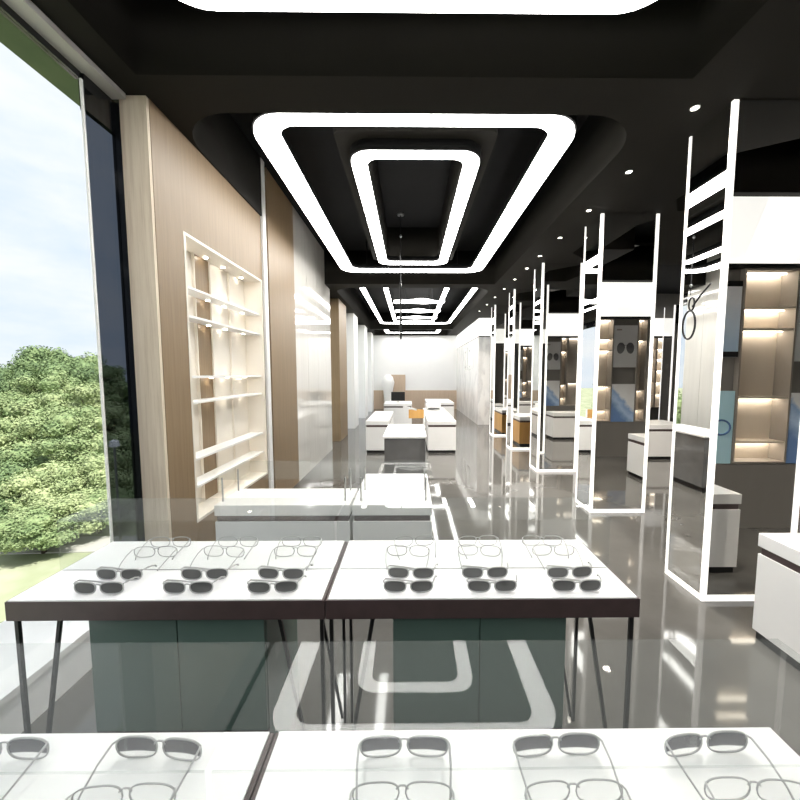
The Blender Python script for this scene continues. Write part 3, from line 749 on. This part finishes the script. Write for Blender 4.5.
TL = NEAR+MID+FAR+GAP
TH = [6.4, 5.6, 7.2]
on8 = ['first', 'second', 'third', 'fourth', 'fifth', 'sixth', 'seventh', 'eighth']
TN = [on8[i]+' tree from the left in the nearest row outside the window' for i in range(6)]
TN += [on8[i]+' tree from the left in the middle row outside the window' for i in range(7)]
TN += [on8[i]+' tree from the left on the distant skyline outside the window' for i in range(8)]
TN += [on8[i]+' tree behind the far gap window, seen only in a mirrored pillar' for i in range(4)]
for i, ((px, top, y, k, wf), l) in enumerate(zip(TL, TN)):
    x = (px-410)/360*y; s = (1.5+(374-top)/360*y-GZ)/TH[k]
    o = dup(protos[k], (x, y, GZ), l, i*1.7, 'trees outside the window'); o.scale = (s*wf, s*wf, s)
BN = ['low bush below the trees near the window jamb', 'low bush at the left edge of the lawn', 'round low bush in the middle of the lawn edge', 'small bush beside the lamp post on the lawn', 'low bush at the far left, under the near trees']
for i, (px, top, y) in enumerate(((62, 492, 11.6), (8, 498, 11.8), (34, 505, 10.8), (92, 488, 12.2), (-22, 500, 11.2))):
    x = (px-410)/360*y; s = (1.5+(374-top)/360*y-GZ)/5.6
    o = dup(protos[1], (x, y, GZ), BN[i], i*2.1+.5, 'bushes outside the window'); o['category'] = 'bush'; o.name = 'bush'; o.scale = (s*1.7, s*1.7, s)
for p in protos:
    for ch in list(p.children): bpy.data.objects.remove(ch)
    bpy.data.objects.remove(p)

# lamp post outside
t = thing('street_lamp', 'thin grey lamp post outside on the lawn near the jamb', 'street lamp', (-7.6, 9.2, GZ))
spart('pole', MB().tube([(-7.6, 9.2, GZ), (-7.6, 9.2, -.4)], .03, 8), steel, t)
spart('lamp_head', MB().lathe([(.03, -.4), (.12, -.35), (.10, -.22), (.02, -.18)], -7.6, 9.2, 12), white, t)

# ------------------------------------------------------------------ world, sun, camera
w = bpy.data.worlds.new('sky'); S.world = w; w.use_nodes = True; nt = w.node_tree
bg = nt.nodes['Background']
tc = nt.nodes.new('ShaderNodeTexCoord'); mp = nt.nodes.new('ShaderNodeMapping'); mp.inputs['Scale'].default_value = (1, 1, 3.0)
nt.links.new(tc.outputs['Generated'], mp.inputs['Vector'])
cf = noise_tex(nt, mp.outputs['Vector'], 2.2, 8, .6)
cr = ramp(nt, cf, [(.34, (.70, .82, .96)), (.50, (.86, .92, 1.0)), (.64, (1.0, 1.0, 1.0))])
nt.links.new(cr, bg.inputs['Color']); bg.inputs['Strength'].default_value = .58
sun = bpy.data.lights.new('sun', 'SUN'); sun.energy = 4.0; sun.angle = .02; sun.color = (1, .96, .88)
so = bpy.data.objects.new('sun', sun); C.objects.link(so)
so.rotation_euler = Vector((-.45, .22, -.9)).to_track_quat('-Z', 'Y').to_euler()

cam = bpy.data.cameras.new('camera'); co = bpy.data.objects.new('camera', cam); C.objects.link(co)
co.location = (0, 0, 1.5)
co.rotation_euler = (PI/2-math.atan(28/360), 0, -math.radians(.5))
cam.sensor_width = 36; cam.lens = 16.2; cam.shift_x = -13.2/800; cam.shift_y = 2/800; cam.clip_start = .02; cam.clip_end = 500
S.camera = co

for o in C.objects:
    if '_o' in o: del o['_o']
vs = S.view_settings; vs.view_transform = 'Standard'; vs.look = 'None'; vs.exposure = .9; vs.gamma = 1; vs.use_curve_mapping = False
cy = S.cycles
cy.use_denoising = True; cy.max_bounces = 10; cy.diffuse_bounces = 7; cy.glossy_bounces = 7; cy.transparent_max_bounces = 24; cy.transmission_bounces = 6
cy.caustics_reflective = False; cy.caustics_refractive = False; cy.sample_clamp_indirect = 6; cy.blur_glossy = .3
